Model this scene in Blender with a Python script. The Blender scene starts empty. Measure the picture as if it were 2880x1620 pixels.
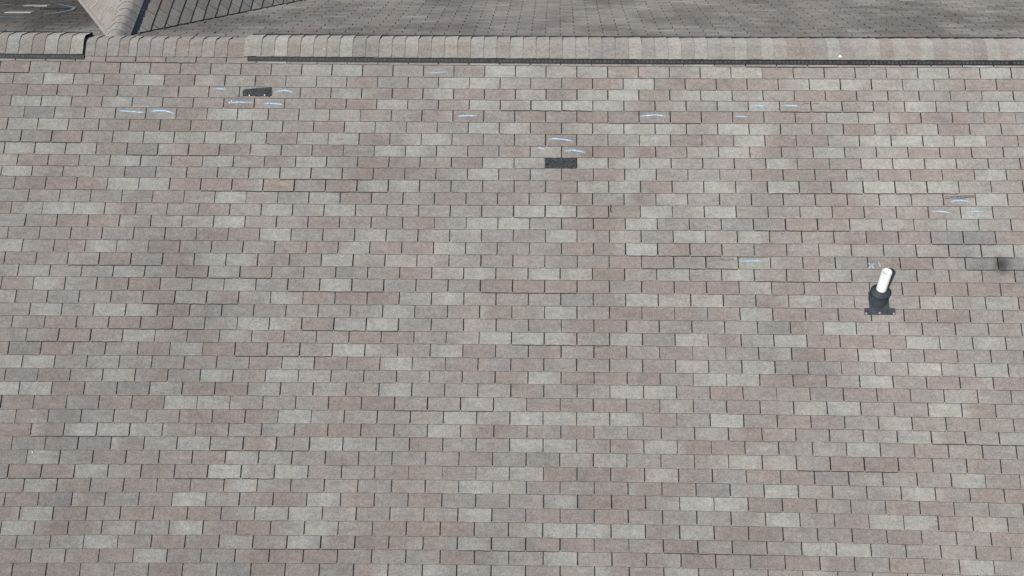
import bpy, math, random
from mathutils import Vector, Matrix
from bisect import bisect

# ------------------------------------------------------------------ camera, sky, sun, exposure
scn = bpy.context.scene
COL = scn.collection
rng = random.Random(7)

CAM = Vector((0.29401, -10.63500, 7.59773))
AX = ((0.99969846, 0.0076285, -0.0233407),      # right / down / forward rows in world X, Y, Z
      (0.0216339, -0.7232969, 0.69019821),
      (-0.01161708, -0.69049504, -0.72324383))
FPX = 3600.0                                     # focal length in pixels of a 2880 px wide frame
cd = bpy.data.cameras.new('camera')
cam = bpy.data.objects.new('camera', cd)
COL.objects.link(cam)
cd.sensor_width = 36.0
cd.lens = 36.0 * FPX / 2880.0
cd.clip_start = 0.1
cd.clip_end = 2000.0
cam.matrix_world = Matrix(((AX[0][0], -AX[0][1], -AX[0][2], CAM.x),
                           (AX[1][0], -AX[1][1], -AX[1][2], CAM.y),
                           (AX[2][0], -AX[2][1], -AX[2][2], CAM.z),
                           (0, 0, 0, 1)))
scn.camera = cam

SUN = Vector((-0.346, -0.658, 0.669)).normalized()
w = bpy.data.worlds.new('World'); scn.world = w; w.use_nodes = True
wn = w.node_tree.nodes; wl = w.node_tree.links
bg = wn['Background']
sky = wn.new('ShaderNodeTexSky'); sky.sky_type = 'NISHITA'; sky.sun_disc = False
sky.sun_elevation = math.asin(SUN.z); sky.sun_rotation = math.atan2(SUN.x, SUN.y)
wl.new(sky.outputs['Color'], bg.inputs['Color'])
bg.inputs['Strength'].default_value = 0.08
sd = bpy.data.lights.new('sun', 'SUN'); sd.energy = 4.4; sd.angle = math.radians(0.53)
sd.color = (1.0, 0.965, 0.91)
sun = bpy.data.objects.new('sun', sd); COL.objects.link(sun)
sun.location = (-10, -20, 30)
sun.rotation_euler = SUN.to_track_quat('Z', 'Y').to_euler()
scn.view_settings.view_transform = 'Standard'
scn.view_settings.look = 'None'
scn.view_settings.exposure = 0.0
scn.view_settings.gamma = 1.0

# ------------------------------------------------------------------ materials
def mat(name):
    m = bpy.data.materials.new(name); m.use_nodes = True
    return m, m.node_tree.nodes, m.node_tree.links, m.node_tree.nodes['Principled BSDF']

def setin(b, **kw):
    for k, v in kw.items():
        k = k.replace('_', ' ')
        if k in b.inputs: b.inputs[k].default_value = v

def noise(nd, lk, vec, scale, detail=2.0, rough=0.5):
    n = nd.new('ShaderNodeTexNoise'); n.inputs['Scale'].default_value = scale
    n.inputs['Detail'].default_value = detail; n.inputs['Roughness'].default_value = rough
    lk.new(vec, n.inputs['Vector']); return n

def maprange(nd, lk, src, a, b, c, d, smooth=False):
    n = nd.new('ShaderNodeMapRange')
    if smooth: n.interpolation_type = 'SMOOTHSTEP'
    for i, v in enumerate((a, b, c, d)): n.inputs[i + 1].default_value = v
    lk.new(src, n.inputs[0]); return n.outputs[0]

def mul(nd, lk, a, b):
    n = nd.new('ShaderNodeMath'); n.operation = 'MULTIPLY'
    lk.new(a, n.inputs[0])
    if isinstance(b, (int, float)): n.inputs[1].default_value = b
    else: lk.new(b, n.inputs[1])
    return n.outputs[0]

def scalecol(nd, lk, col, fac):
    n = nd.new('ShaderNodeVectorMath'); n.operation = 'SCALE'
    lk.new(col, n.inputs[0]); lk.new(fac, n.inputs['Scale']); return n.outputs[0]

def shingle_mat(name, algae=0.0, soot=None, darkzone=None):
    """Granule-coated asphalt: the colour blend of each tab comes from its own vertex tint."""
    m, nd, lk, b = mat(name)
    at = nd.new('ShaderNodeAttribute'); at.attribute_name = 'tint'
    geo = nd.new('ShaderNodeNewGeometry'); P = geo.outputs['Position']
    fine = noise(nd, lk, P, 95.0, 3.0, 0.8)
    mid = noise(nd, lk, P, 26.0, 3.0, 0.6)
    big = noise(nd, lk, P, 1.1, 3.0, 0.55)
    f = mul(nd, lk, maprange(nd, lk, fine.outputs['Fac'], 0.25, 0.75, 0.56, 1.44),
            maprange(nd, lk, mid.outputs['Fac'], 0.3, 0.7, 0.88, 1.12))
    f = mul(nd, lk, f, maprange(nd, lk, big.outputs['Fac'], 0.3, 0.7, 0.89, 1.07))
    dm = nd.new('ShaderNodeMapping'); dm.inputs['Scale'].default_value = (5.0, 20.0, 20.0)
    lk.new(P, dm.inputs['Vector'])
    dr = noise(nd, lk, dm.outputs['Vector'], 1.0, 3.0, 0.6)
    f = mul(nd, lk, f, maprange(nd, lk, dr.outputs['Fac'], 0.3, 0.7, 0.91, 1.09))
    if algae > 0:
        mp = nd.new('ShaderNodeMapping'); mp.inputs['Scale'].default_value = (0.9, 0.42, 0.42)
        lk.new(P, mp.inputs['Vector'])
        an = noise(nd, lk, mp.outputs['Vector'], 1.35, 4.0, 0.6)
        f = mul(nd, lk, f, maprange(nd, lk, an.outputs['Fac'], 0.34, 0.68, 0.73, 0.73 - algae, True))
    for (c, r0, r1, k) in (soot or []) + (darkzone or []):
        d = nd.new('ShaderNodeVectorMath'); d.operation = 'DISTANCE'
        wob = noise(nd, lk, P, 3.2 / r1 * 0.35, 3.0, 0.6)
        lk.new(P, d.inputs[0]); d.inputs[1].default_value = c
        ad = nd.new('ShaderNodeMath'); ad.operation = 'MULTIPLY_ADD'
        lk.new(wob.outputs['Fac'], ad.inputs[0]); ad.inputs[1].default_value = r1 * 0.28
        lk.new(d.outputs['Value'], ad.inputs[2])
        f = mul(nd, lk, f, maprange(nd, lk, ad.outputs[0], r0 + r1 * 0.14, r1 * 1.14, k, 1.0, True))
    hue = nd.new('ShaderNodeMix'); hue.data_type = 'RGBA'; hue.blend_type = 'MULTIPLY'
    hue.inputs['Factor'].default_value = 0.22
    hn = noise(nd, lk, P, 75.0, 1.0, 0.5)
    lk.new(at.outputs['Color'], hue.inputs['A']); lk.new(hn.outputs['Color'], hue.inputs['B'])
    lift = nd.new('ShaderNodeVectorMath'); lift.operation = 'SCALE'; lift.inputs['Scale'].default_value = 1.13
    lk.new(hue.outputs['Result'], lift.inputs[0])
    lk.new(scalecol(nd, lk, lift.outputs[0], f), b.inputs['Base Color'])
    setin(b, Roughness=0.95, Specular_IOR_Level=0.15, Diffuse_Roughness=1.0)
    bp = nd.new('ShaderNodeBump'); bp.inputs['Strength'].default_value = 0.35
    bp.inputs['Distance'].default_value = 0.002
    lk.new(fine.outputs['Fac'], bp.inputs['Height']); lk.new(bp.outputs['Normal'], b.inputs['Normal'])
    return m

def plain(name, col, rough=0.8, spec=0.3, vary=0.25, scale=30.0, bump=0.0):
    m, nd, lk, b = mat(name)
    geo = nd.new('ShaderNodeNewGeometry')
    n = noise(nd, lk, geo.outputs['Position'], scale, 4.0, 0.6)
    rgb = nd.new('ShaderNodeRGB'); rgb.outputs[0].default_value = (*col, 1)
    lk.new(scalecol(nd, lk, rgb.outputs[0], maprange(nd, lk, n.outputs['Fac'], 0.3, 0.7, 1 - vary, 1 + vary)),
           b.inputs['Base Color'])
    setin(b, Roughness=rough, Specular_IOR_Level=spec)
    if bump:
        bp = nd.new('ShaderNodeBump'); bp.inputs['Strength'].default_value = bump
        bp.inputs['Distance'].default_value = 0.004
        lk.new(n.outputs['Fac'], bp.inputs['Height']); lk.new(bp.outputs['Normal'], b.inputs['Normal'])
    return m

PR = math.atan(0.5); CP, SP = math.cos(PR), math.sin(PR)
def front(u, v, h=0.0): return Vector((u, v * CP - h * SP, v * SP + h * CP))
def backp(u, b, h=0.0): return Vector((u, b * CP + h * SP, -b * SP + h * CP))

M_FRONT = shingle_mat('granules', soot=[(front(4.615, -2.30), 0.0, 0.125, 0.26), (front(4.59, -2.29), 0.05, 0.32, 0.80)])
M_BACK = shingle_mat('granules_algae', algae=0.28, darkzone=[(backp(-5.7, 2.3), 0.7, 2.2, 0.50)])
M_EDGE = plain('asphalt_edge', (0.020, 0.018, 0.018), 0.95, 0.1, 0.3, 60)
M_DECK = plain('asphalt_felt', (0.022, 0.021, 0.022), 0.95, 0.1, 0.35, 40)
M_BARE = plain('bare_asphalt', (0.044, 0.047, 0.052), 0.9, 0.2, 0.9, 65, 0.8)
M_VENT = plain('black_vent_plastic', (0.010, 0.010, 0.012), 0.6, 0.3, 0.2, 20)
M_CELL = plain('vent_mesh', (0.058, 0.059, 0.061), 0.85, 0.2, 0.5, 45)
M_BOOT = plain('painted_flashing', (0.043, 0.051, 0.063), 0.8, 0.25, 0.25, 14)
M_PVC = plain('white_pvc', (0.80, 0.80, 0.79), 0.35, 0.5, 0.02, 10)
M_RUST = plain('dull_nail', (0.30, 0.30, 0.30), 0.6, 0.4, 0.3, 60)
M_PALE = plain('pale_flashing', (0.45, 0.43, 0.39), 0.6, 0.3, 0.1, 20)
M_WHITE = plain('white_lump', (0.82, 0.82, 0.80), 0.7, 0.3, 0.03, 60)
M_WALL = plain('wall_render', (0.55, 0.52, 0.47), 0.9, 0.2, 0.08, 3)
M_GRASS = plain('lawn', (0.055, 0.085, 0.03), 0.95, 0.1, 0.4, 2)

def chalk_mat():
    m, nd, lk, b = mat('chalk')
    at = nd.new('ShaderNodeAttribute'); at.attribute_name = 'stroke'
    sp = nd.new('ShaderNodeSeparateColor'); lk.new(at.outputs['Color'], sp.inputs[0])
    geo = nd.new('ShaderNodeNewGeometry')
    n = noise(nd, lk, geo.outputs['Position'], 110.0, 3.0, 0.7)
    n2 = noise(nd, lk, geo.outputs['Position'], 28.0, 2.0, 0.6)
    core = maprange(nd, lk, sp.outputs[1], 0.14, 0.46, 1.0, 0.0, True)
    smear = maprange(nd, lk, sp.outputs[1], 0.2, 1.0, 0.55, 0.0, True)
    core = mul(nd, lk, core, maprange(nd, lk, n2.outputs['Fac'], 0.3, 0.55, 0.62, 1.0))
    mx = nd.new('ShaderNodeMath'); mx.operation = 'MAXIMUM'; lk.new(core, mx.inputs[0]); lk.new(smear, mx.inputs[1])
    a = mul(nd, lk, mul(nd, lk, mx.outputs[0], maprange(nd, lk, n.outputs['Fac'], 0.38, 0.60, 0.22, 1.0)), sp.outputs[0])
    lk.new(a, b.inputs['Alpha'])
    col = nd.new('ShaderNodeMix'); col.data_type = 'RGBA'
    lk.new(core, col.inputs['Factor'])
    col.inputs['A'].default_value = (0.27, 0.40, 0.56, 1); col.inputs['B'].default_value = (0.56, 0.76, 0.92, 1)
    lk.new(col.outputs['Result'], b.inputs['Base Color'])
    setin(b, Roughness=0.95, Specular_IOR_Level=0.1)
    return m
M_CHALK = chalk_mat()

# ------------------------------------------------------------------ mesh helpers
def link(name, me, parent=None, loc=None):
    o = bpy.data.objects.new(name, me); COL.objects.link(o)
    if parent is not None: o.parent = parent
    if loc is not None: o.location = loc
    return o

class MB:
    """Collects geometry with a per-vertex colour and builds one mesh."""
    def __init__(s): s.v = []; s.f = []; s.m = []; s.c = []; s.smooth = []
    def add(s, verts, faces, mats, cols, smooth=False):
        o = len(s.v); s.v += verts; s.c += cols
        s.f += [tuple(i + o for i in f) for f in faces]; s.m += mats
        s.smooth += [smooth] * len(faces)
    def mesh(s, name, mats, attr='tint', org=None):
        me = bpy.data.meshes.new(name)
        vv = s.v if org is None else [v - org for v in s.v]
        me.from_pydata([tuple(v) for v in vv], [], s.f)
        for m in mats: me.materials.append(m)
        me.polygons.foreach_set('material_index', s.m)
        me.polygons.foreach_set('use_smooth', s.smooth)
        if s.c:
            a = me.color_attributes.new(attr, 'FLOAT_COLOR', 'POINT')
            a.data.foreach_set('color', [x for c in s.c for x in (c[0], c[1], c[2], 1.0)])
        me.update(); return me

def box(mb, p0, p1, mi=0, c=(0, 0, 0)):
    (x0, y0, z0), (x1, y1, z1) = p0, p1
    vs = [Vector((x, y, z)) for z in (z0, z1) for x, y in ((x0, y0), (x1, y0), (x1, y1), (x0, y1))]
    fs = [(3, 2, 1, 0), (4, 5, 6, 7), (0, 1, 5, 4), (1, 2, 6, 5), (2, 3, 7, 6), (3, 0, 4, 7)]
    mb.add(vs, fs, [mi] * 6, [c] * 8)

# tab tones: linear base colours
TONE = dict(mid=(0.272, 0.254, 0.237), light=(0.326, 0.320, 0.296), half=(0.303, 0.290, 0.269),
            brown=(0.258, 0.227, 0.208), grey=(0.244, 0.230, 0.219), slate=(0.224, 0.217, 0.215))
def pick(r, mid=0, light=0, half=0, brown=0, grey=0):
    return r.choice(['mid'] * mid + ['light'] * light + ['half'] * half + ['brown'] * brown + ['grey'] * grey)
def jit(c, r, a=0.045, hue=0.02):
    k = 1 + r.uniform(-a, a); d = r.uniform(-hue, hue)
    return (c[0] * k * (1 + d), c[1] * k, c[2] * k * (1 - d))
def lerp(a, b, t): return tuple(x + (y - x) * t for x, y in zip(a, b))

def tab(mb, at, a0, a1, top, bot, cl, cr, r, hb=0.0075, cham=0.004, lap=0.010, n=6, sag=0.0, cm=None):
    """One shingle tab. at(a, b, h) gives the point; b runs down the slope."""
    V = []; C = []
    tilt = r.uniform(-0.0012, 0.0012)
    if cm is None: cm = lerp(cl, cr, 0.5)
    sk0, sk1 = r.uniform(-0.0013, 0.0013), r.uniform(-0.0013, 0.0013)
    pk = r.uniform(0.35, 0.65)
    lift = r.uniform(0.003, 0.008) if r.random() < 0.10 else 0.0; lend = r.random() < 0.5   # a curled corner
    for j in range(n + 1):
        t = j / n; a = a0 + (a1 - a0) * t
        bt, bb = top(a), bot(a)
        e = r.uniform(-0.0020, 0.0020) + tilt * (2 * t - 1)
        hh = hb + r.uniform(-0.0008, 0.0008) + sag * math.sin(math.pi * t)
        hh += lift * (max(0.0, (t if lend else 1 - t) - 0.6) / 0.4) ** 1.5
        hm = 0.003 + (hh - 0.003) * 0.5
        ab = a + (sk0 if j == 0 else sk1 if j == n else 0)
        V += [at(a, bt - lap, 0.0012), at(a, (bt + bb) * 0.5, hm), at(ab, bb + e, hh), at(ab, bb + e + cham, 0.0026)]
        c = lerp(cl, cm, t / pk) if t < pk else lerp(cm, cr, (t - pk) / (1 - pk))
        C += [jit(c, r, 0.04, 0.012), jit(c, r, 0.04, 0.012), jit(c, r, 0.04, 0.012), c]
    F = []; Mi = []
    for j in range(n):
        p = 4 * j; q = p + 4
        F += [(p, p + 1, q + 1, q), (p + 1, p + 2, q + 2, q + 1), (p + 2, p + 3, q + 3, q + 2)]; Mi += [0, 0, 1]
    # the two cut sides, going down to the felt
    for p, a, rev in ((0, a0, False), (4 * n, a1, True)):
        o = len(V)
        V += [at(a, top(a) - lap, -0.001), at(a, bot(a) + cham, -0.001)]; C += [cl, cl]
        f = (p, p + 1, p + 2, p + 3, o + 1, o)
        F.append(tuple(reversed(f)) if not rev else f); Mi.append(1)
    mb.add(V, F, Mi, C)

# ------------------------------------------------------------------ measured courses of the near slope
# course lines v(u) = c2 u^2 + c1 u + c0 and slot positions u(i) = s2 i^2 + s1 i + s0, in metres on the slope
LINES = [(0.00063, -0.00357, -0.2428), (0.00086, -0.00326, -0.3749), (0.00077, -0.00347, -0.4996), (0.00090, -0.00204, -0.6197),
 (0.00053, -0.00221, -0.7312), (0.00077, -0.00162, -0.8604), (0.00066, -0.00113, -0.9838), (0.00073, -0.00030, -1.1103),
 (0.00059, 0.00072, -1.2320), (0.00051, 0.00161, -1.3481), (0.00094, 0.00111, -1.4736), (0.00075, 0.00126, -1.6009),
 (0.00063, 0.00119, -1.7290), (0.00048, 0.00103, -1.8547), (0.00038, 0.00144, -1.9783), (0.00036, 0.00119, -2.1087),
 (0.00017, 0.00111, -2.2348), (0.00033, 0.00154, -2.3625), (0.00014, 0.00058, -2.4831), (-0.00019, 0.00048, -2.6104),
 (-0.00029, 0.00056, -2.7383), (-0.00016, 0.00027, -2.8678), (-0.00010, -0.00061, -2.9940), (-0.00047, -0.00082, -3.1158),
 (-0.00053, -0.00030, -3.2443), (-0.00063, -0.00050, -3.3706), (-0.00082, 0.00026, -3.4901), (-0.00083, 0.00028, -3.6193),
 (-0.00108, 0.00019, -3.7469), (-0.00118, 0.00055, -3.8737), (-0.00094, 0.00098, -3.9975), (-0.00111, 0.00084, -4.1250),
 (-0.00114, 0.00037, -4.2552), (-0.00128, 0.00008, -4.3821), (-0.00162, 0.00040, -4.5030), (-0.00165, 0.00044, -4.6302),
 (-0.00191, -0.00031, -4.7564), (-0.00162, 0.00015, -4.8870), (-0.00177, 0.00038, -5.0054), (-0.00186, -0.00019, -5.1306)]
SLOTS = [(0.000010, 0.30515, -0.4492), (0.000023, 0.30551, -0.2920), (0.000008, 0.30538, -0.4422), (0.000012, 0.30527, -0.2897),
 (0.000011, 0.30518, -0.4376), (0.000021, 0.30516, -0.2911), (0.000019, 0.30521, -0.4419), (0.000021, 0.30504, -0.2916),
 (0.000013, 0.30500, -0.4404), (0.000016, 0.30509, -0.2923), (0.000021, 0.30513, -0.4379), (0.000011, 0.30508, -0.2878),
 (0.000022, 0.30478, -0.4454), (0.000005, 0.30479, -0.2898), (0.000009, 0.30493, -0.4374), (0.000002, 0.30482, -0.2871),
 (0.000013, 0.30480, -0.4379), (-0.000001, 0.30464, -0.2877), (0.000009, 0.30461, -0.4478), (0.000008, 0.30456, -0.2884),
 (0.000015, 0.30462, -0.4413), (0.000005, 0.30448, -0.2890), (0.000004, 0.30463, -0.4366), (0.000013, 0.30454, -0.2902),
 (-0.000010, 0.30465, -0.4367), (0.000004, 0.30470, -0.2930), (-0.000007, 0.30460, -0.4365), (0.000003, 0.30463, -0.2895),
 (0.000015, 0.30456, -0.1408), (0.000014, 0.30451, -0.2942), (0.000019, 0.30455, -0.1339), (0.000012, 0.30450, -0.2930),
 (0.000013, 0.30453, -0.1419), (-0.000000, 0.30473, -0.2905), (0.000011, 0.30453, -0.1364), (-0.000003, 0.30478, -0.2859),
 (0.000017, 0.30487, -0.1383), (0.000012, 0.30474, -0.2925), (0.000029, 0.30481, -0.1373), (-0.000002, 0.30486, -0.2866),
 (0.000000, 0.30490, -0.1359)]
# tabs in view that differ from the common tone: one list of tab numbers per course, top course first
LIGHT_TABS = [[], [-5, 0, 7, 8, 14, 16], [-14, -11, -1, 0, 5, 11, 12, 14], [-2, 3, 4, 7], [-15, -14, -12, -3, 0, 2, 3, 4, 9, 14, 16, 17],
 [-9, -8], [-14, 0, 1, 4, 5, 6, 8, 9], [-11, -9, -5, -2, 5, 8, 12, 13, 14, 15], [-15, -14, -3, -2, 8, 11], [-12, -9, -6, 0, 3, 4, 9, 12],
 [-15, -5, 0, 5, 16], [-12, -11, -4, -3, 4, 7, 9, 12, 14], [-8, -5, 16], [-14, -13, -7, -5, 1, 2, 5, 7, 15], [-8, 0, 1, 5, 15],
 [-7, -4, 2, 6, 8], [-15, -12, -4, -1, 5, 16, 17], [-9, -8, -5, 8], [-11, -8, 0, 2, 3, 6, 8], [-14, -8, -5],
 [-6, -1, 5], [-14, -12, -11, -3, 2, 8], [-7, -6, -3, 11], [-11, -8, 0, 1, 2, 6, 9, 13, 15], [-9, -4, -1, 12],
 [-15, -14, -3, 8, 13, 15], [-11, -8, -6, 2, 7, 8, 12], [-15, -14, -3, 4, 5], [-10, -9, 9, 10, 13], [-6, -1, 1, 2, 4, 7, 12],
 [-13, -12, -2, 12], [-9, -5, 1, 2, 5, 11], [-14, 7], [-12, -8, -6, 1, 14], [-14, -8, -1, 8, 12],
 [-9, -5, 2, 6, 7], [-14, -1, 8, 11, 12], [-14, -9, -5, 2, 3, 4, 6], [-12, -6, -1, 9, 10], [-10, 2, 14],
 [-2, 5]]
HALF_LIGHT_TABS = [[], [-15, -6, 1, 3], [-9, -8, -6, -5], [-5, 1, 6, 16], [-11],
 [-6, -5, 11, 12], [-15, -7, -4, 3, 14], [-12, -8, -6], [-7, 2, 7], [1, 5, 13, 14],
 [-7, -6, 2], [3, 13], [2, 6, 13], [-4, -1], [-9, -1, 12, 13],
 [-2, -1, 4], [11, 12], [-3], [-14, -1, 11], [-9, 8],
 [-9, 6, 7, 10, 14, 15, 16], [], [8], [4, 8], [],
 [-12, -6], [-5], [-10, -7, -5, 0, 14], [], [-12, -4, 3],
 [-11, -7, 6, 15], [-4], [-8, 3, 8], [0], [0],
 [], [-7], [-11], [], [-13],
 []]
BROWN_TABS = [[], [-16, -14, -11, -10, -8, -1, 4, 9], [-10, -7, 3, 4, 7, 8, 9, 16, 17], [-16, -15, -13, -3, -1, 0, 2, 5, 11], [-13, -10, -9, -8, -5, -4, 5, 10],
 [-2, -1, 1, 2, 3, 4, 6, 7, 8, 9, 10, 13, 14, 15, 16], [-11, -10, -9, -5, 2, 13], [-14, -7, -4, 6, 7, 9, 10, 16], [-12, -9, -8, 1, 3, 4, 5, 6, 9, 14, 15], [-15, -14, -10, -7, -4, -3, -1, 10],
 [-4, -3, -2, 3, 4, 9, 10, 11, 13, 14, 15, 17], [-15, -14, -13, -10, -9, -8, -7, -5, 2, 5, 10], [-10, -1, 1, 3, 5, 11], [-12, -9, 3, 4, 11, 14], [-13, -12, -5, -2, 3, 4, 10, 11],
 [-13, -9, -8, 11, 12, 13, 16], [-13, -10, -6, -5, -3, -2, 3, 4, 6, 7, 9], [-15, -12, -7, 4, 5, 12, 13], [-7, -2, 4, 9, 10], [-15, -12, -11, 0, 1, 2, 3, 5, 6, 7, 10, 13, 14, 15, 16],
 [-8, -5, -4, -3, 9], [-10, -1, 0, 4, 5, 6, 9, 10, 11, 13, 14], [-13, -11, -10, -5, 3, 4, 10, 16], [-13, -7, -4, -3, 7, 11, 12], [-13, -10, -8, -7, 0, 4, 6, 10, 11, 14],
 [-5, -1, 1], [-13, -10, 4, 9, 10, 14, 15, 16], [-9, -8, 7, 11, 12], [-15, -14, -12, -11, -5, -4, 1, 2, 4, 14], [-9, -8, -7, 9, 10, 14],
 [-15, -14, -6, -5, -1, 0, 2, 7, 13], [-7, -2, 4, 6, 7, 13], [-12, -9, -5, -1, 10, 11, 12, 14], [-14, -13, -10, -9, -3, -2, 2, 3, 4, 6, 9, 15], [-13, -11, -10, -9, 4, 5, 14, 15],
 [-14, -12, -7, -6, -4, -2, 3, 4, 8, 9, 12, 13], [-15, -11, -10, -9, 1, 2, 10, 13], [-13, -12, -8, -7, -3, -2, -1, 5, 7, 8, 11, 12, 15], [-10, -9, -5, -4, -3, 1, 2, 5, 14], [-14, -12, -11, -7, -6, -5, -1, 4, 6, 8, 9, 10, 12, 13],
 [-14, -13, -4, 1, 4]]
GREY_TABS = [[], [], [], [], [],
 [-15], [], [-15], [-11], [],
 [-11], [], [-11, 9], [], [8],
 [1, 14, 15], [15], [11, 15, 16], [-4], [-1],
 [-13], [-9], [9], [], [-14],
 [10], [-14], [-11], [], [-13],
 [], [-14, -13, -12, -11], [-13, 1], [10], [6],
 [-13], [], [], [-11], [],
 [-8]]
def tone_of(k, i):
    if k > 40: return None
    for name, table in (('light', LIGHT_TABS), ('half', HALF_LIGHT_TABS), ('brown', BROWN_TABS), ('grey', GREY_TABS)):
        if i in table[k]: return 'slate' if name == 'grey' and k in (15, 16, 17) and i > 12 else name
    return 'mid' if -20 <= i <= 20 else None

def line(k):
    if k < 0: return lambda u: LINES[0][0] * u * u + LINES[0][1] * u + LINES[0][2] + 0.127
    if k < 40:
        c = LINES[k]
        return lambda u: c[0] * max(-6, min(6, u)) ** 2 + c[1] * max(-6, min(6, u)) + c[2]
    c = LINES[39]
    return lambda u: c[0] * max(-6, min(6, u)) ** 2 + c[1] * max(-6, min(6, u)) + c[2] - 0.126 * (k - 39)
def slot(k, i):
    if k <= 40: s = SLOTS[k]
    else: s = (0.0, 0.3048, -0.29 if k % 2 else -0.136)
    if k == 40: s = (0, s[1], s[2])
    ii = max(-20, min(20, i))
    return s[0] * ii * ii + s[1] * i + s[2]
def in_frame(p, m=0.0):
    d = p - CAM
    c = [sum(AX[r][q] * d[r] for r in range(3)) for q in range(3)]
    if c[2] <= 0: return None
    x, y = 1440 + FPX * c[0] / c[2], 810 + FPX * c[1] / c[2]
    return (x, y) if -m < x < 2880 + m and -m < y < 1620 + m else None

# ------------------------------------------------------------------ the house
ZG = -6.6
house = link('house', None, None, (0, 0, ZG))
house['label'] = 'shingled house roof in mixed tan, grey and brown tabs filling the whole view'
house['category'] = 'house'
def H(name, me):                                    # a part of the house, kept in world coordinates
    return link(name, me, house, (0, 0, -ZG))

KMAX = 58                                            # courses down to the eave
VE = line(KMAX)(0.0)
X0, X1 = -8.6, 8.6

def deck(name, at, a0, a1, b0, b1, th=0.03):
    mb = MB()
    vs = [at(a0, b0, 0), at(a1, b0, 0), at(a1, b1, 0), at(a0, b1, 0)]
    vs += [at(a0, b0, -th), at(a1, b0, -th), at(a1, b1, -th), at(a0, b1, -th)]
    mb.add(vs, [(0, 3, 2, 1), (4, 5, 6, 7), (0, 1, 5, 4), (1, 2, 6, 5), (2, 3, 7, 6), (3, 0, 4, 7)], [0] * 6, [(0, 0, 0)] * 8)
    return mb.mesh(name, [M_DECK])

fat = lambda a, b, h: front(a, -b, h)                # near slope: b = distance below the ridge
slope = H('roof_slope', deck('roof_slope', fat, X0, X1, 0.03, -VE))
slope['label'] = 'near roof slope of three-tab shingles facing the camera'

MISSING = {(9, 0.464)}
def gone(k, a0, a1): return any(k == kk and a0 < u < a1 for kk, u in MISSING)

CAND = []; REST = MB()
hashr = random.Random(21)
RAISED = {}
for k in range(0, KMAX + 1):
    off = (k // 2)
    for s in range(-14, 15):
        RAISED[(k, s)] = hashr.random() < (0.13 if 10 < k else 0.05)
for k in range(0, KMAX + 1):
    lt, lb = line(k - 1), line(k)
    top = (lambda a, f=lt: -f(a)); bot = (lambda a, f=lb: -f(a))
    for i in range(-29, 30):
        r = random.Random(k * 1000 + i)
        a0, a1 = slot(k, i), slot(k, i + 1)
        if a0 < X0 or a1 > X1 or gone(k, a0, a1): continue
        ch = tone_of(k, i)
        vis = in_frame(front((a0 + a1) / 2, -(top(a0) + bot(a0)) / 2), 20)
        if ch in (None, 'mid'):
            if ch is None or k == 0 or k > 39 or not vis: ch = pick(r, mid=5, light=1, half=1, brown=2, grey=1)
            else: ch = pick(r, mid=16, half=1, brown=1)
        base = jit(TONE[ch], r, 0.035, 0.012)
        nl, nr = TONE[tone_of(k, i - 1) or 'mid'], TONE[tone_of(k, i + 1) or 'mid']
        cl = jit(lerp(base, nl, r.uniform(0.0, 0.65)), r, 0.05)   # granule colours run over into the next tab
        cr = jit(lerp(base, nr, r.uniform(0.0, 0.65)), r, 0.05)
        if r.random() < 0.22:
            oc = TONE[pick(r, mid=2, half=2, light=1, brown=2, grey=1)]
            if r.random() < 0.5: cl = lerp(cl, oc, 0.7)
            else: cr = lerp(cr, oc, 0.7)
        s = (i + (k % 6) // 2 + (k // 6)) // 3
        rs = RAISED.get((k, s), False) or ch == 'slate'
        g = 0.0053 + r.uniform(-0.0012, 0.0007) + (0.0010 if rs else 0)
        if r.random() < 0.14 and not rs: g = r.uniform(0.0018, 0.0032)      # slots half filled with loose granules
        args = dict(hb=0.0100 if rs else 0.0072, cham=0.0060 if rs else r.uniform(0.0010, 0.0028))
        args['cm'] = base
        item = (k, i, a0 + g, a1 - g, top, bot, cl, cr, r, args)
        CAND.append((vis is not None and in_frame(front((a0 + a1) / 2, -(top(a0) + bot(a0)) / 2)) is not None and k <= 39, k, item))
CAND.sort(key=lambda t: (not t[0], -t[1], abs(t[2][1])))
for n_, (v_, k_, it) in enumerate(CAND):
    k, i, a0, a1, top, bot, cl, cr, r, args = it
    if n_ < 300:
        mb = MB(); tab(mb, fat, a0, a1, top, bot, cl, cr, r, **args)
        c = fat((a0 + a1) / 2, bot((a0 + a1) / 2), 0)
        link('shingle', mb.mesh('shingle', [M_FRONT, M_EDGE], org=c), slope, c)
    else:
        tab(REST, fat, a0, a1, top, bot, cl, cr, r, **args)
o = link('shingle_field', REST.mesh('shingle_field', [M_FRONT, M_EDGE]), slope); o['kind'] = 'stuff'

# ------------------------------------------------------------------ the far slope
bat = backp
BE = 6.4
slope_b = H('roof_slope', deck('roof_slope', bat, X0, X1, 0.03, BE))
slope_b['label'] = 'far roof slope beyond the ridge, darkened by algae'
BK = MB()
nb = int(BE / 0.127)
for j in range(0, nb):
    b0 = 0.046 + 0.127 * j
    for i in range(-29, 30):
        r = random.Random(500000 + j * 1000 + i)
        ph = (0.002 if j % 2 else 0.159) + 0.0012 * j
        a0 = ph + 0.3035 * i; a1 = a0 + 0.3035
        if a0 < X0 or a1 > X1: continue
        ch = pick(r, mid=7, light=1, half=2, brown=3, grey=2)
        bt_ = jit(lerp(TONE['grey'], TONE[ch], 0.75), r, 0.11, 0.015)
        cl, cr = jit(bt_, r, 0.05), jit(bt_, r, 0.05)
        g = 0.0045 + r.uniform(-0.001, 0.002)
        w1, w2 = r.uniform(-0.003, 0.003), r.uniform(-0.003, 0.003)
        tab(BK, bat, a0 + g, a1 - g, lambda a: b0, lambda a: b0 + 0.127 + w1, cl, cr, r,
            hb=0.0085 + r.uniform(-0.001, 0.003), n=2, cham=0.002)
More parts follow.
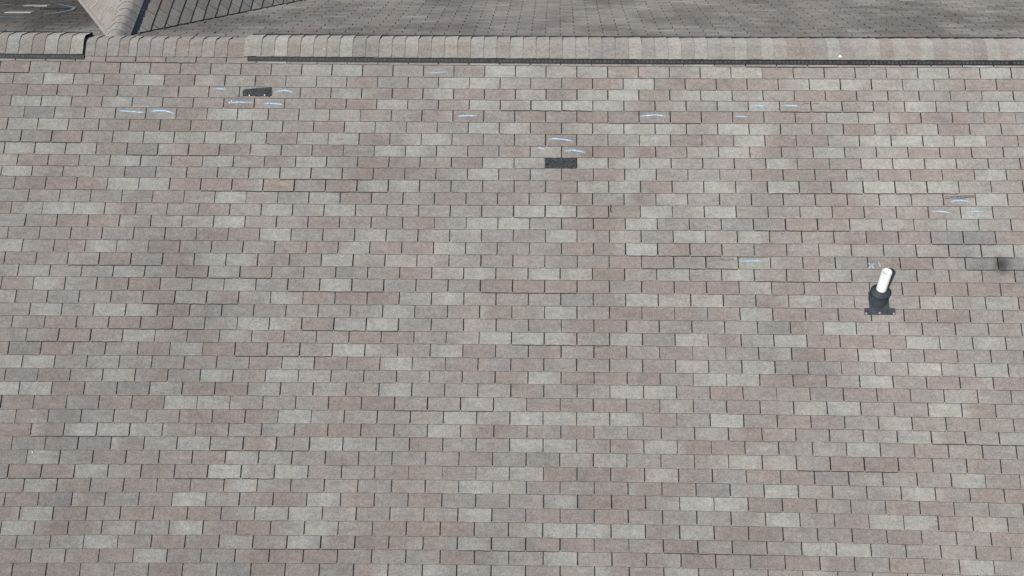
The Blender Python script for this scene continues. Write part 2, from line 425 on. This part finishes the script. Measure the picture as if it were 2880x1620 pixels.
o = link('shingle_field', BK.mesh('shingle_field', [M_BACK, M_EDGE]), slope_b); o['kind'] = 'stuff'

# two bare pale tabs and a lifted dark one near the cross wing
for (u0, u1, b, nm, mt, h) in ((-6.03, -5.735, 2.72, 'pale_patch', M_PALE, 0.013), (-6.02, -5.71, 2.13, 'pale_patch', M_PALE, 0.013),
                               (-5.70, -5.40, 2.40, 'bare_patch', M_BARE, 0.014)):
    mb = MB()
    vs = [bat(u0, b, h), bat(u1, b, h), bat(u1 + 0.01, b + 0.115, h), bat(u0 + 0.01, b + 0.115, h)]
    vs += [bat(u0, b, 0.006), bat(u1, b, 0.006), bat(u1 + 0.01, b + 0.115, 0.006), bat(u0 + 0.01, b + 0.115, 0.006)]
    mb.add(vs, [(0, 1, 2, 3), (0, 4, 5, 1), (1, 5, 6, 2), (2, 6, 7, 3), (3, 7, 4, 0)], [0] * 5, [(0, 0, 0)] * 8)
    link(nm, mb.mesh(nm, [mt]), slope_b)

# ------------------------------------------------------------------ cross wing behind the ridge
XW, ZW = -4.135, -0.085
S4 = math.sqrt(0.5)
def wr(a, b, h): return Vector((XW + b * S4 + h * S4, a, ZW - b * S4 + h * S4))      # a = along Y
def wlft(a, b, h): return Vector((XW - b * S4 - h * S4, a, ZW - b * S4 + h * S4))
YW1 = 7.0
wsl = H('roof_slope', deck('roof_slope', wr, 0.12, YW1, 0.02, 4.6))
wsl['label'] = 'steep wing roof slope with its courses running away from the ridge'
wll = H('roof_slope', deck('roof_slope', wlft, 0.12, YW1, 0.02, 4.6))
wll['label'] = 'far side of the steep wing roof seen edge on'
WR, WL = MB(), MB()
for side, at, mb_all in ((0, wr, WR), (1, wlft, WL)):
    for j in range(0, 36):
        b0 = 0.075 + 0.127 * j
        for i in range(0, 23):
            r = random.Random(800000 + side * 50000 + j * 100 + i)
            a0 = 0.3048 * i + (0.02 if j % 2 else 0.172) - 0.3; a1 = a0 + 0.3048
            b1 = b0 + 0.127
            # only the part standing above the main far slope is built
            if max(a1, 0) < 0.10 or a1 < (b0 * S4 + 0.085) / 0.5 - 0.05: continue
            a0 = max(a0, 0.12)
            if a1 - a0 < 0.05 or a1 > YW1: continue
            ch = pick(r, mid=3, grey=3, brown=1, half=1) if side == 0 else pick(r, mid=3, grey=2, brown=2)
            cl, cr = jit(TONE[ch], r, 0.07), jit(TONE[ch], r, 0.07)
            g = 0.004
            args = dict(hb=0.009, cham=0.0045, n=3)
            pc = at((a0 + a1) / 2, (b0 + b1) / 2, 0)
            if side == 0 and in_frame(pc, 15):
                mb = MB(); tab(mb, at, a0 + g, a1 - g, lambda a: b0, lambda a: b1, cl, cr, r, **args)
                link('shingle', mb.mesh('shingle', [M_FRONT, M_EDGE], org=pc), wsl, pc)
            else:
                tab(mb_all, at, a0 + g, a1 - g, lambda a: b0, lambda a: b1, cl, cr, r, **args)
for mb, par in ((WR, wsl), (WL, wll)):
    if mb.v:
        o = link('shingle_field', mb.mesh('shingle_field', [M_FRONT, M_EDGE]), par); o['kind'] = 'stuff'

def ribbon(name, pts, width, up, th, mt, parent, tint=(0.2, 0.18, 0.16)):
    """A strip of constant width and thickness along a polyline."""
    mb = MB(); n = len(pts); V = []
    for i, p in enumerate(pts):
        t = (pts[min(i + 1, n - 1)] - pts[max(i - 1, 0)]).normalized()
        sx = t.cross(up).normalized() * width * 0.5
        V += [p - sx, p - sx * 0.45 + up * th, p + sx * 0.45 + up * th, p + sx]
    F = []
    for i in range(n - 1):
        for q in range(3): F.append((4 * i + q, 4 * i + q + 1, 4 * i + q + 5, 4 * i + q + 4))
    mb.add(V, F, [0] * len(F), [tint] * len(V), True)
    return link(name, mb.mesh(name, [mt]), parent)
def val(sgn, y): return Vector((XW + sgn * (0.5 * y - 0.085), y, -0.5 * y))
ribbon('valley_shadow_strip', [val(1, 0.30 + 0.25 * i) + Vector((0, 0, 0.004)) for i in range(22)], 0.034, Vector((0.35, 0.3, 0.88)).normalized(), 0.012, M_EDGE, house).location = (0, 0, -ZG)  # near-black ribbon modelled in place of the shadow gap along this valley
ribbon('valley_strip', [val(-1, 0.22 + 0.25 * i) + Vector((0, 0, 0.004)) for i in range(22)], 0.075, Vector((-0.35, 0.3, 0.88)).normalized(), 0.022, M_FRONT, house, TONE['mid']).location = (0, 0, -ZG)

# ------------------------------------------------------------------ ridge: vents and caps
def dv(u):                                            # the ridge line wanders with the top course
    u = max(-5.5, min(5.5, u)); c = LINES[0]
    return c[0] * u * u + c[1] * u

def ridge_profile(ve, h, n=6):
    """(y, z) points of a cap from its front edge over the ridge to its rear edge."""
    pts = []
    apex = h / CP
    for t in (1.0, 0.78, 0.58, 0.40):
        pts.append((-ve * t * CP - h * SP, -ve * t * SP + h * CP))
    rr = 0.40 * ve
    y0 = -rr * CP - h * SP
    for q in range(1, n):
        t = q / n; y = y0 + (-2 * y0) * t
        e = 1 - (1 - 2 * t) ** 2
        base = (-rr * SP + h * CP)
        pts.append((y, base + (apex - base) * 0.66 * e))
    return pts + [(-y, z) for (y, z) in reversed(pts[:4])]

def cap_mesh(name, prof, wdt, tint, r, lap=0.045, rise=0.0085, th=0.006):
    """Cap shingle from x = 0 to wdt; its right-hand butt end is exposed and lifted."""
    mb = MB(); V = []; C = []; F = []; Mi = []; n = len(prof)
    c2 = jit(tint, r, 0.05)
    xs = (-lap, 0.0, wdt * 0.5, wdt)
    def up(i, d):
        y0, z0 = prof[max(i - 1, 0)]; y1, z1 = prof[min(i + 1, n - 1)]
        L = math.hypot(y1 - y0, z1 - z0); return (-(z1 - z0) / L * d, (y1 - y0) / L * d)
    for x in xs:
        t = (x + lap) / (wdt + lap)
        for i, (y, z) in enumerate(prof):
            dy, dz = up(i, rise * t + r.uniform(-0.0005, 0.0005))
            V.append(Vector((x + (r.uniform(-0.002, 0.002) if x == wdt else 0), y + dy, z + dz)))
            C.append(jit(lerp(tint, c2, t), r, 0.025, 0.01))
    for a in range(3):
        for i in range(n - 1):
            F.append((a * n + i, (a + 1) * n + i, (a + 1) * n + i + 1, a * n + i + 1)); Mi.append(0)
    o = len(V)                                        # butt end
    for i, (y, z) in enumerate(prof):
        v = V[3 * n + i]; dy, dz = up(i, -th - rise * 0.6)
        V.append(v + Vector((0.0015, dy, dz))); C.append(tint)
    for i in range(n - 1):
        F.append((3 * n + i, o + i, o + i + 1, 3 * n + i + 1)); Mi.append(1)
    o2 = len(V)                                       # front and rear cut edges
    for row in (0, n - 1):
        for a in range(4):
            dy, dz = up(row, -th); V.append(V[a * n + row] + Vector((0, dy, dz))); C.append(tint)
    for q, row in enumerate((0, n - 1)):
        for a in range(3):
            f = (a * n + row, o2 + q * 4 + a, o2 + q * 4 + a + 1, (a + 1) * n + row)
            F.append(f if q == 0 else tuple(reversed(f))); Mi.append(1)
    mb.add(V, F, Mi, C, False)
    return mb.mesh(name, [M_FRONT, M_EDGE])

VENT_L, VENT_R = -4.339, -2.668
PV = ridge_profile(0.181, 0.038); PL = ridge_profile(0.183, 0.012)
edges = []
x = VENT_L
while x > X0: edges.append((x - 0.1305, x, True)); x -= 0.1305
gap = [VENT_L, -4.225, -4.105, -3.985, -3.885, -3.80]
x = -3.80
while x < VENT_R - 0.16: x += 0.1310; gap.append(x)
gap[-1] = VENT_R - 0.01
edges += [(gap[i], gap[i + 1], False) for i in range(len(gap) - 1)]
x = VENT_R
while x < X1 - 0.15: edges.append((x, x + 0.1312, True)); x += 0.1312
for n_, (xa, xb, vent) in enumerate(edges):
    r = random.Random(9000 + n_)
    ch = pick(r, mid=4, half=3, light=2, brown=2, grey=2) if vent else pick(r, mid=3, half=2, brown=2)
    me = cap_mesh('ridge_cap', PV if vent else PL, xb - xa, jit(lerp(TONE['mid'], TONE[ch], 0.75), r, 0.05, 0.012), r)
    d = dv((xa + xb) / 2) + r.uniform(-0.002, 0.002)
    link('ridge_cap', me, house, (xa, d * CP, d * SP - ZG))

def vent_body(xa, xb, label):
    mb = MB(); prof = []
    for v_, h_ in ((-0.221, 0.004), (-0.2195, 0.012), (-0.182, 0.030), (-0.10, 0.031)):
        prof.append((v_ * CP - h_ * SP, v_ * SP + h_ * CP))
    prof = prof + [(0.0, 0.024)] + [(-y, z) for y, z in reversed(prof)]
    prof += [(0.0, -0.05)]
    nseg = max(2, int((xb - xa) / 0.4)); V = []; F = []; n = len(prof)
    for i in range(nseg + 1):
        X = xa + (xb - xa) * i / nseg; d = dv(X)
        V += [Vector((X, y + d * CP, z + d * SP)) for y, z in prof]
    for i in range(nseg):
        for q in range(n):
            q2 = (q + 1) % n
            F.append((i * n + q, (i + 1) * n + q, (i + 1) * n + q2, i * n + q2))
    F.append(tuple(range(n))); F.append(tuple(reversed(range(nseg * n, nseg * n + n))))
    mb.add(V, F, [0] * len(F), [(0, 0, 0)] * len(V))
    V = []; F = []                                    # upturned wind baffle behind the caps
    lip = [(0.190, 0.012), (0.1895, 0.054), (0.1925, 0.054), (0.195, 0.010)]
    for i in range(nseg + 1):
        X = xa + (xb - xa) * i / nseg; d = dv(X)
        V += [backp(X, b_, h_) + Vector((0, d * CP, d * SP)) for b_, h_ in lip]
    for i in range(nseg):
        for q in range(4):
            q2 = (q + 1) % 4
            F.append((i * 4 + q, i * 4 + q2, (i + 1) * 4 + q2, (i + 1) * 4 + q))
    mb.add(V, F, [0] * len(F), [(0, 0, 0)] * len(V))
    o = H('ridge_vent', mb.mesh('ridge_vent', [M_VENT])); o['label'] = label
    cm = MB(); X = xa + 0.02                          # the grey cells between the vent's black ribs
    rr = random.Random(int(xa * 100))
    while X < xb - 0.03:
        wd = 0.029 + rr.uniform(-0.004, 0.003)
        if rr.random() > 0.06:
            d = dv(X); z = Vector((0, d * CP, d * SP))
            vs = [front(X, -0.2105, 0.0182) + z, front(X + wd, -0.2105, 0.0182) + z,
                  front(X + wd, -0.1900, 0.0290) + z, front(X, -0.1900, 0.0290) + z]
            vs += [v - Vector((0, -0.003, 0.006)) for v in vs]
            cm.add(vs, [(0, 1, 2, 3), (0, 4, 5, 1), (1, 5, 6, 2), (2, 6, 7, 3), (3, 7, 4, 0)], [0] * 5, [(0, 0, 0)] * 8)
        X += 0.0385
    c = link('louver_cells', cm.mesh('louver_cells', [M_CELL]), o); c['kind'] = 'stuff'
vent_body(X0, VENT_L + 0.012, 'short black ridge vent ending left of the bare caps')
vent_body(VENT_R - 0.006, X1, 'long black louvred ridge vent under the caps')

# wing ridge: caps on a vent, 45 degree sides
def wing_profile(ve, h):
    out = []
    for t in (1.0, 0.82, 0.64, 0.47):
        out.append((-ve * t * S4 - h * S4, -ve * t * S4 + h * S4))
    y0, z0 = out[-1]
    rnd = []
    for q in range(1, 8):
        a = math.radians(135 - 90 * q / 8)
        R_ = abs(y0) / S4
        rnd.append((R_ * math.cos(a), z0 + R_ * (math.sin(a) - S4)))
    return out + rnd + [(-y, z) for y, z in reversed(out)]
PW = wing_profile(0.155, 0.022)
y = 0.10; n_ = 0
while y < YW1 - 0.2:
    r = random.Random(9900 + n_)
    me = cap_mesh('ridge_cap', PW, 0.128, jit(lerp(TONE['grey'], TONE['mid'], r.uniform(0.2, 1.0)), r, 0.03), r, rise=0.006)
    o = link('ridge_cap', me, house, (XW, y + 0.128, ZW - ZG))
    o.rotation_euler = (0, 0, -math.pi / 2)          # butt ends face the main ridge
    y += 0.128; n_ += 1
mb = MB(); prof = [(-0.113, -0.116), (-0.116, -0.104), (-0.045, -0.032), (0.045, -0.032), (0.116, -0.104), (0.113, -0.116), (0.0, -0.12)]
V = []; n = len(prof)
for Y in (0.14, YW1): V += [Vector((XW + a, Y, ZW + b)) for a, b in prof]
mb.add(V, [(q, (q + 1) % n, n + (q + 1) % n, n + q) for q in range(n)] + [tuple(reversed(range(n))), tuple(range(n, 2 * n))],
       [0] * (n + 2), [(0, 0, 0)] * len(V))
o = H('ridge_vent', mb.mesh('ridge_vent', [M_VENT])); o['label'] = 'black ridge vent edge running back along the wing'

# ------------------------------------------------------------------ damage: missing tabs, creases, chalk
def slab(name, at, pts, h0, h1, mt, parent, label=None):
    mb = MB(); n = len(pts)
    V = [at(u, v, h1) for u, v in pts] + [at(u, v, h0) for u, v in pts]
    F = [tuple(range(n))] + [(i, n + i, n + (i + 1) % n, (i + 1) % n) for i in range(n)]
    mb.add(V, F, [0] * len(F), [(0, 0, 0)] * len(V))
    o = link(name, mb.mesh(name, [mt]), parent)
    if label: o['label'] = label
    return o
slab('bare_patch', front, [(0.309, -1.345), (0.618, -1.345), (0.620, -1.20), (0.311, -1.20)], 0.0005, 0.0040, M_BARE, slope,
     'black rectangle where a whole shingle tab is missing')
r = random.Random(3)
pp = [(-2.693 + 0.287 * t, -0.590 + r.uniform(-0.004, 0.004)) for t in [i / 10 for i in range(11)]]
pp += [(-2.402, -0.55), (-2.410, -0.505)]
pp += [(-2.41 - 0.15 * t, -0.496 - 0.006 * t + r.uniform(-0.0015, 0.0015)) for t in [i / 5 for i in range(6)]]
pp += [(-2.58 - 0.11 * t, -0.506 - 0.012 * t + r.uniform(-0.0015, 0.0015)) for t in [i / 4 for i in range(5)]] + [(-2.698, -0.55)]
slab('bare_patch', front, pp, 0.004, 0.0112, M_BARE, slope, 'black torn patch on an upper tab among chalk marks')
for u, v in ((-2.627, -0.583), (-2.475, -0.580), (-2.80, -0.647), (-2.82, -0.660)):
    slab('nail', front, [(u + 0.006 * math.cos(a), v + 0.006 * math.sin(a)) for a in [i * math.pi / 3 for i in range(6)]], 0.006, 0.0145, M_WHITE, slope)

def crease(pts, wd=0.005):
    ribbon('crease', [front(u, v, 0.0082) for u, v in pts], wd, Vector((0, -SP, CP)), 0.003, M_EDGE, slope)
crease([(4.142, -1.640), (4.20, -1.628), (4.30, -1.632), (4.36, -1.622), (4.425, -1.618)])
crease([(4.145, -1.618), (4.24, -1.612), (4.33, -1.606), (4.42, -1.600)], 0.004)
crease([(4.25, -1.612), (4.34, -1.621), (4.42, -1.608)], 0.0035)
crease([(2.14, -2.244), (2.25, -2.248), (2.36, -2.243), (2.43, -2.247)], 0.004)
crease([(1.98, -2.27), (2.06, -2.272), (2.11, -2.268)], 0.004)
crease([(0.945, -1.715), (0.952, -1.74), (0.946, -1.77), (0.955, -1.80)], 0.008)
crease([(2.85, -0.640), (2.92, -0.650), (3.0, -0.640)], 0.003)
crease([(0.36, -0.985), (0.46, -0.990), (0.58, -0.987)], 0.003)

def chalk(pts, at, wd=0.03, op=1.0, parent=None, h=0.0118, label=None):
    n = len(pts); mb = MB(); V = []; C = []; F = []
    for i, (u, v) in enumerate(pts):
        p = Vector((u, v)); a = Vector(pts[max(i - 1, 0)]); b = Vector(pts[min(i + 1, n - 1)])
        t = (b - a).normalized(); nn = Vector((-t.y, t.x))
        e = min(i, n - 1 - i) / max(1, n - 1) * 2
        fade = op * min(1.0, 0.25 + e * 2.2)
        for q in (-1, 0, 1):
            s = p + nn * (q * wd * 0.5)
            V.append(at(s.x, s.y, h)); C.append((fade, abs(q), 0))
    for i in range(n - 1):
        for q in range(2): F.append((3 * i + q, 3 * i + 3 + q, 3 * i + 4 + q, 3 * i + 1 + q))
    mb.add(V, F, [0] * len(F), C)
    o = link('chalk_mark', mb.mesh('chalk_mark', [M_CHALK], attr='stroke'), parent)
    if label: o['label'] = label
    return o
def stroke(a, b, hump, n=9, seed=0):
    r = random.Random(seed); out = []
    for i in range(n):
        t = i / (n - 1)
        out.append((a[0] + (b[0] - a[0]) * t, a[1] + (b[1] - a[1]) * t + hump * math.sin(math.pi * t ** 0.9) + r.uniform(-0.0025, 0.0025)))
    return out
MARKS = [((-0.875, -0.328), (-0.648, -0.315), -0.004, .60), ((-2.972, -0.513), (-2.861, -0.520), .004, .9), ((-2.371, -0.547), (-2.186, -0.552), .022, .9),
         ((-2.830, -0.667), (-2.586, -0.662), .008, .9), ((-2.478, -0.673), (-2.283, -0.685), .010, .9), ((-3.924, -0.753), (-3.645, -0.771), -.004, 1),
         ((-3.596, -0.768), (-3.353, -0.785), .024, 1), ((-0.553, -0.798), (-0.360, -0.793), .004, 1), ((2.339, -0.678), (2.496, -0.684), .01, .85),
         ((2.632, -0.668), (2.809, -0.675), .004, 1), ((1.242, -0.792), (1.489, -0.783), .010, 1), ((2.175, -0.789), (2.307, -0.792), .003, .7),
         ((0.349, -1.042), (0.592, -1.063), .016, 1), ((0.235, -1.135), (0.318, -1.146), .004, .95), ((0.506, -1.168), (0.710, -1.182), .018, 1),
         ((4.188, -1.668), (4.394, -1.672), .016, .8), ((4.007, -1.772), (4.194, -1.786), .012, 1), ((4.337, -1.771), (4.499, -1.766), .003, .75),
         ((2.163, -2.284), (2.378, -2.279), .003, .85), ((3.371, -2.289), (3.427, -2.348), 0, 1.2), ((3.427, -2.295), (3.367, -2.349), 0, 1.2),
         ((3.468, -2.281), (3.485, -2.334), 0, .9)]
for n_, (a, b, hp, op) in enumerate(MARKS):
    L = math.hypot(b[0] - a[0], b[1] - a[1])
    chalk(stroke(a, b, hp, seed=n_), front, 0.040 if L > 0.1 else 0.030, min(1.15, op * 1.15), slope)
chalk([(-5.744, 2.965), (-5.60, 2.82), (-5.50, 2.72), (-5.418, 2.640), (-5.345, 2.58), (-5.325, 2.49), (-5.300, 2.35), (-5.320, 2.23), (-5.382, 2.09), (-5.44, 2.02), (-5.496, 1.954)],
      backp, 0.075, 1.1, slope_b, 0.0165, 'bent chalk arrow on the dark far slope')
chalk([(-6.15, 1.74), (-6.0, 1.73), (-5.90, 1.725), (-5.78, 1.715), (-5.70, 1.71), (-5.622, 1.702)], backp, 0.085, 1.1, slope_b, 0.0165)
chalk([(-6.40, 2.68), (-6.313, 2.721), (-6.244, 2.80), (-6.192, 2.85)], backp, 0.09, 0.9, slope_b, 0.0165)

# ------------------------------------------------------------------ plumbing vents
def lathe(mb, base, axis, prof, mi=0, n=28, cap=False):
    z = axis.normalized(); x = z.orthogonal().normalized(); y = z.cross(x)
    V = []; F = []
    for rr, hh in prof:
        for i in range(n):
            a = 2 * math.pi * i / n
            V.append(base + z * hh + (x * math.cos(a) + y * math.sin(a)) * rr)
    for p in range(len(prof) - 1):
        for i in range(n):
            j = (i + 1) % n
            F.append((p * n + i, p * n + j, (p + 1) * n + j, (p + 1) * n + i))
    if cap: F.append(tuple(range((len(prof) - 1) * n, len(prof) * n)))
    mb.add(V, F, [mi] * len(F), [(0, 0, 0)] * len(V), True)

def plumbing_vent(G, at, u, v, tilt, mats, label, dn=-1, top=0.372, plate=True):
    root = link('plumbing_vent', None, None, G)
    root['label'] = label; root['category'] = 'vent pipe'
    def part(name, mb, mt, par=root):
        return link(name, mb.mesh(name, [mt], org=G), par)
    s = dn
    pts = [(u - .136, v + s * .152), (u + .148, v + s * .152), (u + .148, v + s * .091), (u + .098, v + s * .087), (u + .094, v - s * .07),
           (u - .088, v - s * .07), (u - .088, v + s * .087), (u - .136, v + s * .091)]
    if s > 0: pts.reverse()
    mb = MB(); V = [at(a, b, 0.0165) for a, b in pts] + [at(a, b, 0.004) for a, b in pts]; n = len(pts)
    mb.add(V, [tuple(range(n))] + [(i, n + i, n + (i + 1) % n, (i + 1) % n) for i in range(n)], [0] * (n + 1), [(0, 0, 0)] * (2 * n))
    fl = part('flashing', mb, mats[0])
    for du, dvv in ((-.122, .142), (.004, .136), (.134, .142)):
        mb = MB(); c = at(u + du, v + s * dvv, 0.0165)
        lathe(mb, c, at(0, 0, 1) - at(0, 0, 0), [(0.011, -0.001), (0.010, 0.003), (0.004, 0.004), (0.0005, 0.0042)], n=10)
        link('nail', mb.mesh('nail', [M_RUST], org=G), fl)
    ax = Vector((tilt, 0, 1)).normalized()
    mb = MB(); lathe(mb, G, ax, [(.091, -.07), (.090, .0), (.088, .05), (.086, .093), (.088, .097)]); part('boot', mb, mats[0])
    mb = MB(); lathe(mb, G, ax, [(.080, .094), (.0905, .096), (.0925, .104), (.0905, .113), (.082, .120), (.066, .127), (.052, .134), (.047, .142), (.0455, .143)]); part('collar', mb, mats[0])
    mb = MB(); lathe(mb, G, ax, [(.0470, .05), (.0470, top - .002), (.0460, top), (.0415, top), (.0405, top - .002), (.0405, top - .12)], n=36); part('pipe', mb, mats[1])
    return root
G1 = front(3.440, -2.6457)
plumbing_vent(G1, front, 3.440, -2.6457, 0.03, (M_BOOT, M_PVC), 'white plastic vent pipe in a black flashing boot beside a chalk X')
G2 = backp(4.828, 3.60)
plumbing_vent(G2, backp, 4.828, 3.56, 0.0, (M_PALE, M_PALE), 'pale vent flashing at the top edge on the far slope', dn=1, top=0.30)

# ------------------------------------------------------------------ small white lumps
def lump(p, rad, label):
    mb = MB(); n = 10; V = []; F = []
    r = random.Random(int(p.x * 1000))
    for k, (rr, hh) in enumerate(((1.0, -0.2), (0.95, 0.25), (0.6, 0.6), (0.05, 0.72))):
        for i in range(n):
            a = 2 * math.pi * i / n; q = rr * rad * r.uniform(0.9, 1.1)
            V.append(Vector((q * math.cos(a) * 1.15, q * math.sin(a) * CP, hh * rad + q * math.sin(a) * SP)))
    for k in range(3):
        for i in range(n):
            j = (i + 1) % n; F.append((k * n + i, k * n + j, (k + 1) * n + j, (k + 1) * n + i))
    F.append(tuple(range(3 * n, 4 * n)))
    mb.add(V, F, [0] * len(F), [(0, 0, 0)] * len(V), True)
    o = link('pebble', mb.mesh('pebble', [M_WHITE]), None, p); o['label'] = label; o['category'] = 'pebble'; o['group'] = 'white specks on the roof'
lump(front(3.231, -0.150, 0.042), 0.0155, 'round white pebble on the ridge caps right of centre')
lump(front(-1.905, -0.085, 0.042), 0.007, 'tiny white speck on a grey ridge cap left of centre')
lump(front(-4.355, -4.168, 0.0085), 0.006, 'tiny white speck on a brown tab near the lower left')

# ------------------------------------------------------------------ walls and ground below
ye, yb = VE * CP + 0.45, BE * CP - 0.45
mb = MB()
hw = lambda y: -abs(y) * 0.5 - 0.10
xa, xb = X0 + 0.35, X1 - 0.35
P_ = [(ye, ZG), (ye, hw(ye)), (0, hw(0)), (yb, hw(yb)), (yb, ZG)]
V = [Vector((xa, y, z)) for y, z in P_] + [Vector((xb, y, z)) for y, z in P_]
mb.add(V, [(0, 1, 2, 3, 4), (9, 8, 7, 6, 5), (0, 5, 6, 1), (4, 3, 8, 9)], [0] * 4, [(0, 0, 0)] * 10)
H('wall', mb.mesh('wall', [M_WALL]))
mb = MB()
mb.add([Vector((-300, -300, ZG)), Vector((300, -300, ZG)), Vector((300, 300, ZG)), Vector((-300, 300, ZG))], [(0, 1, 2, 3)], [0], [(0, 0, 0)] * 4)
g = link('ground', mb.mesh('ground', [M_GRASS])); g['kind'] = 'structure'
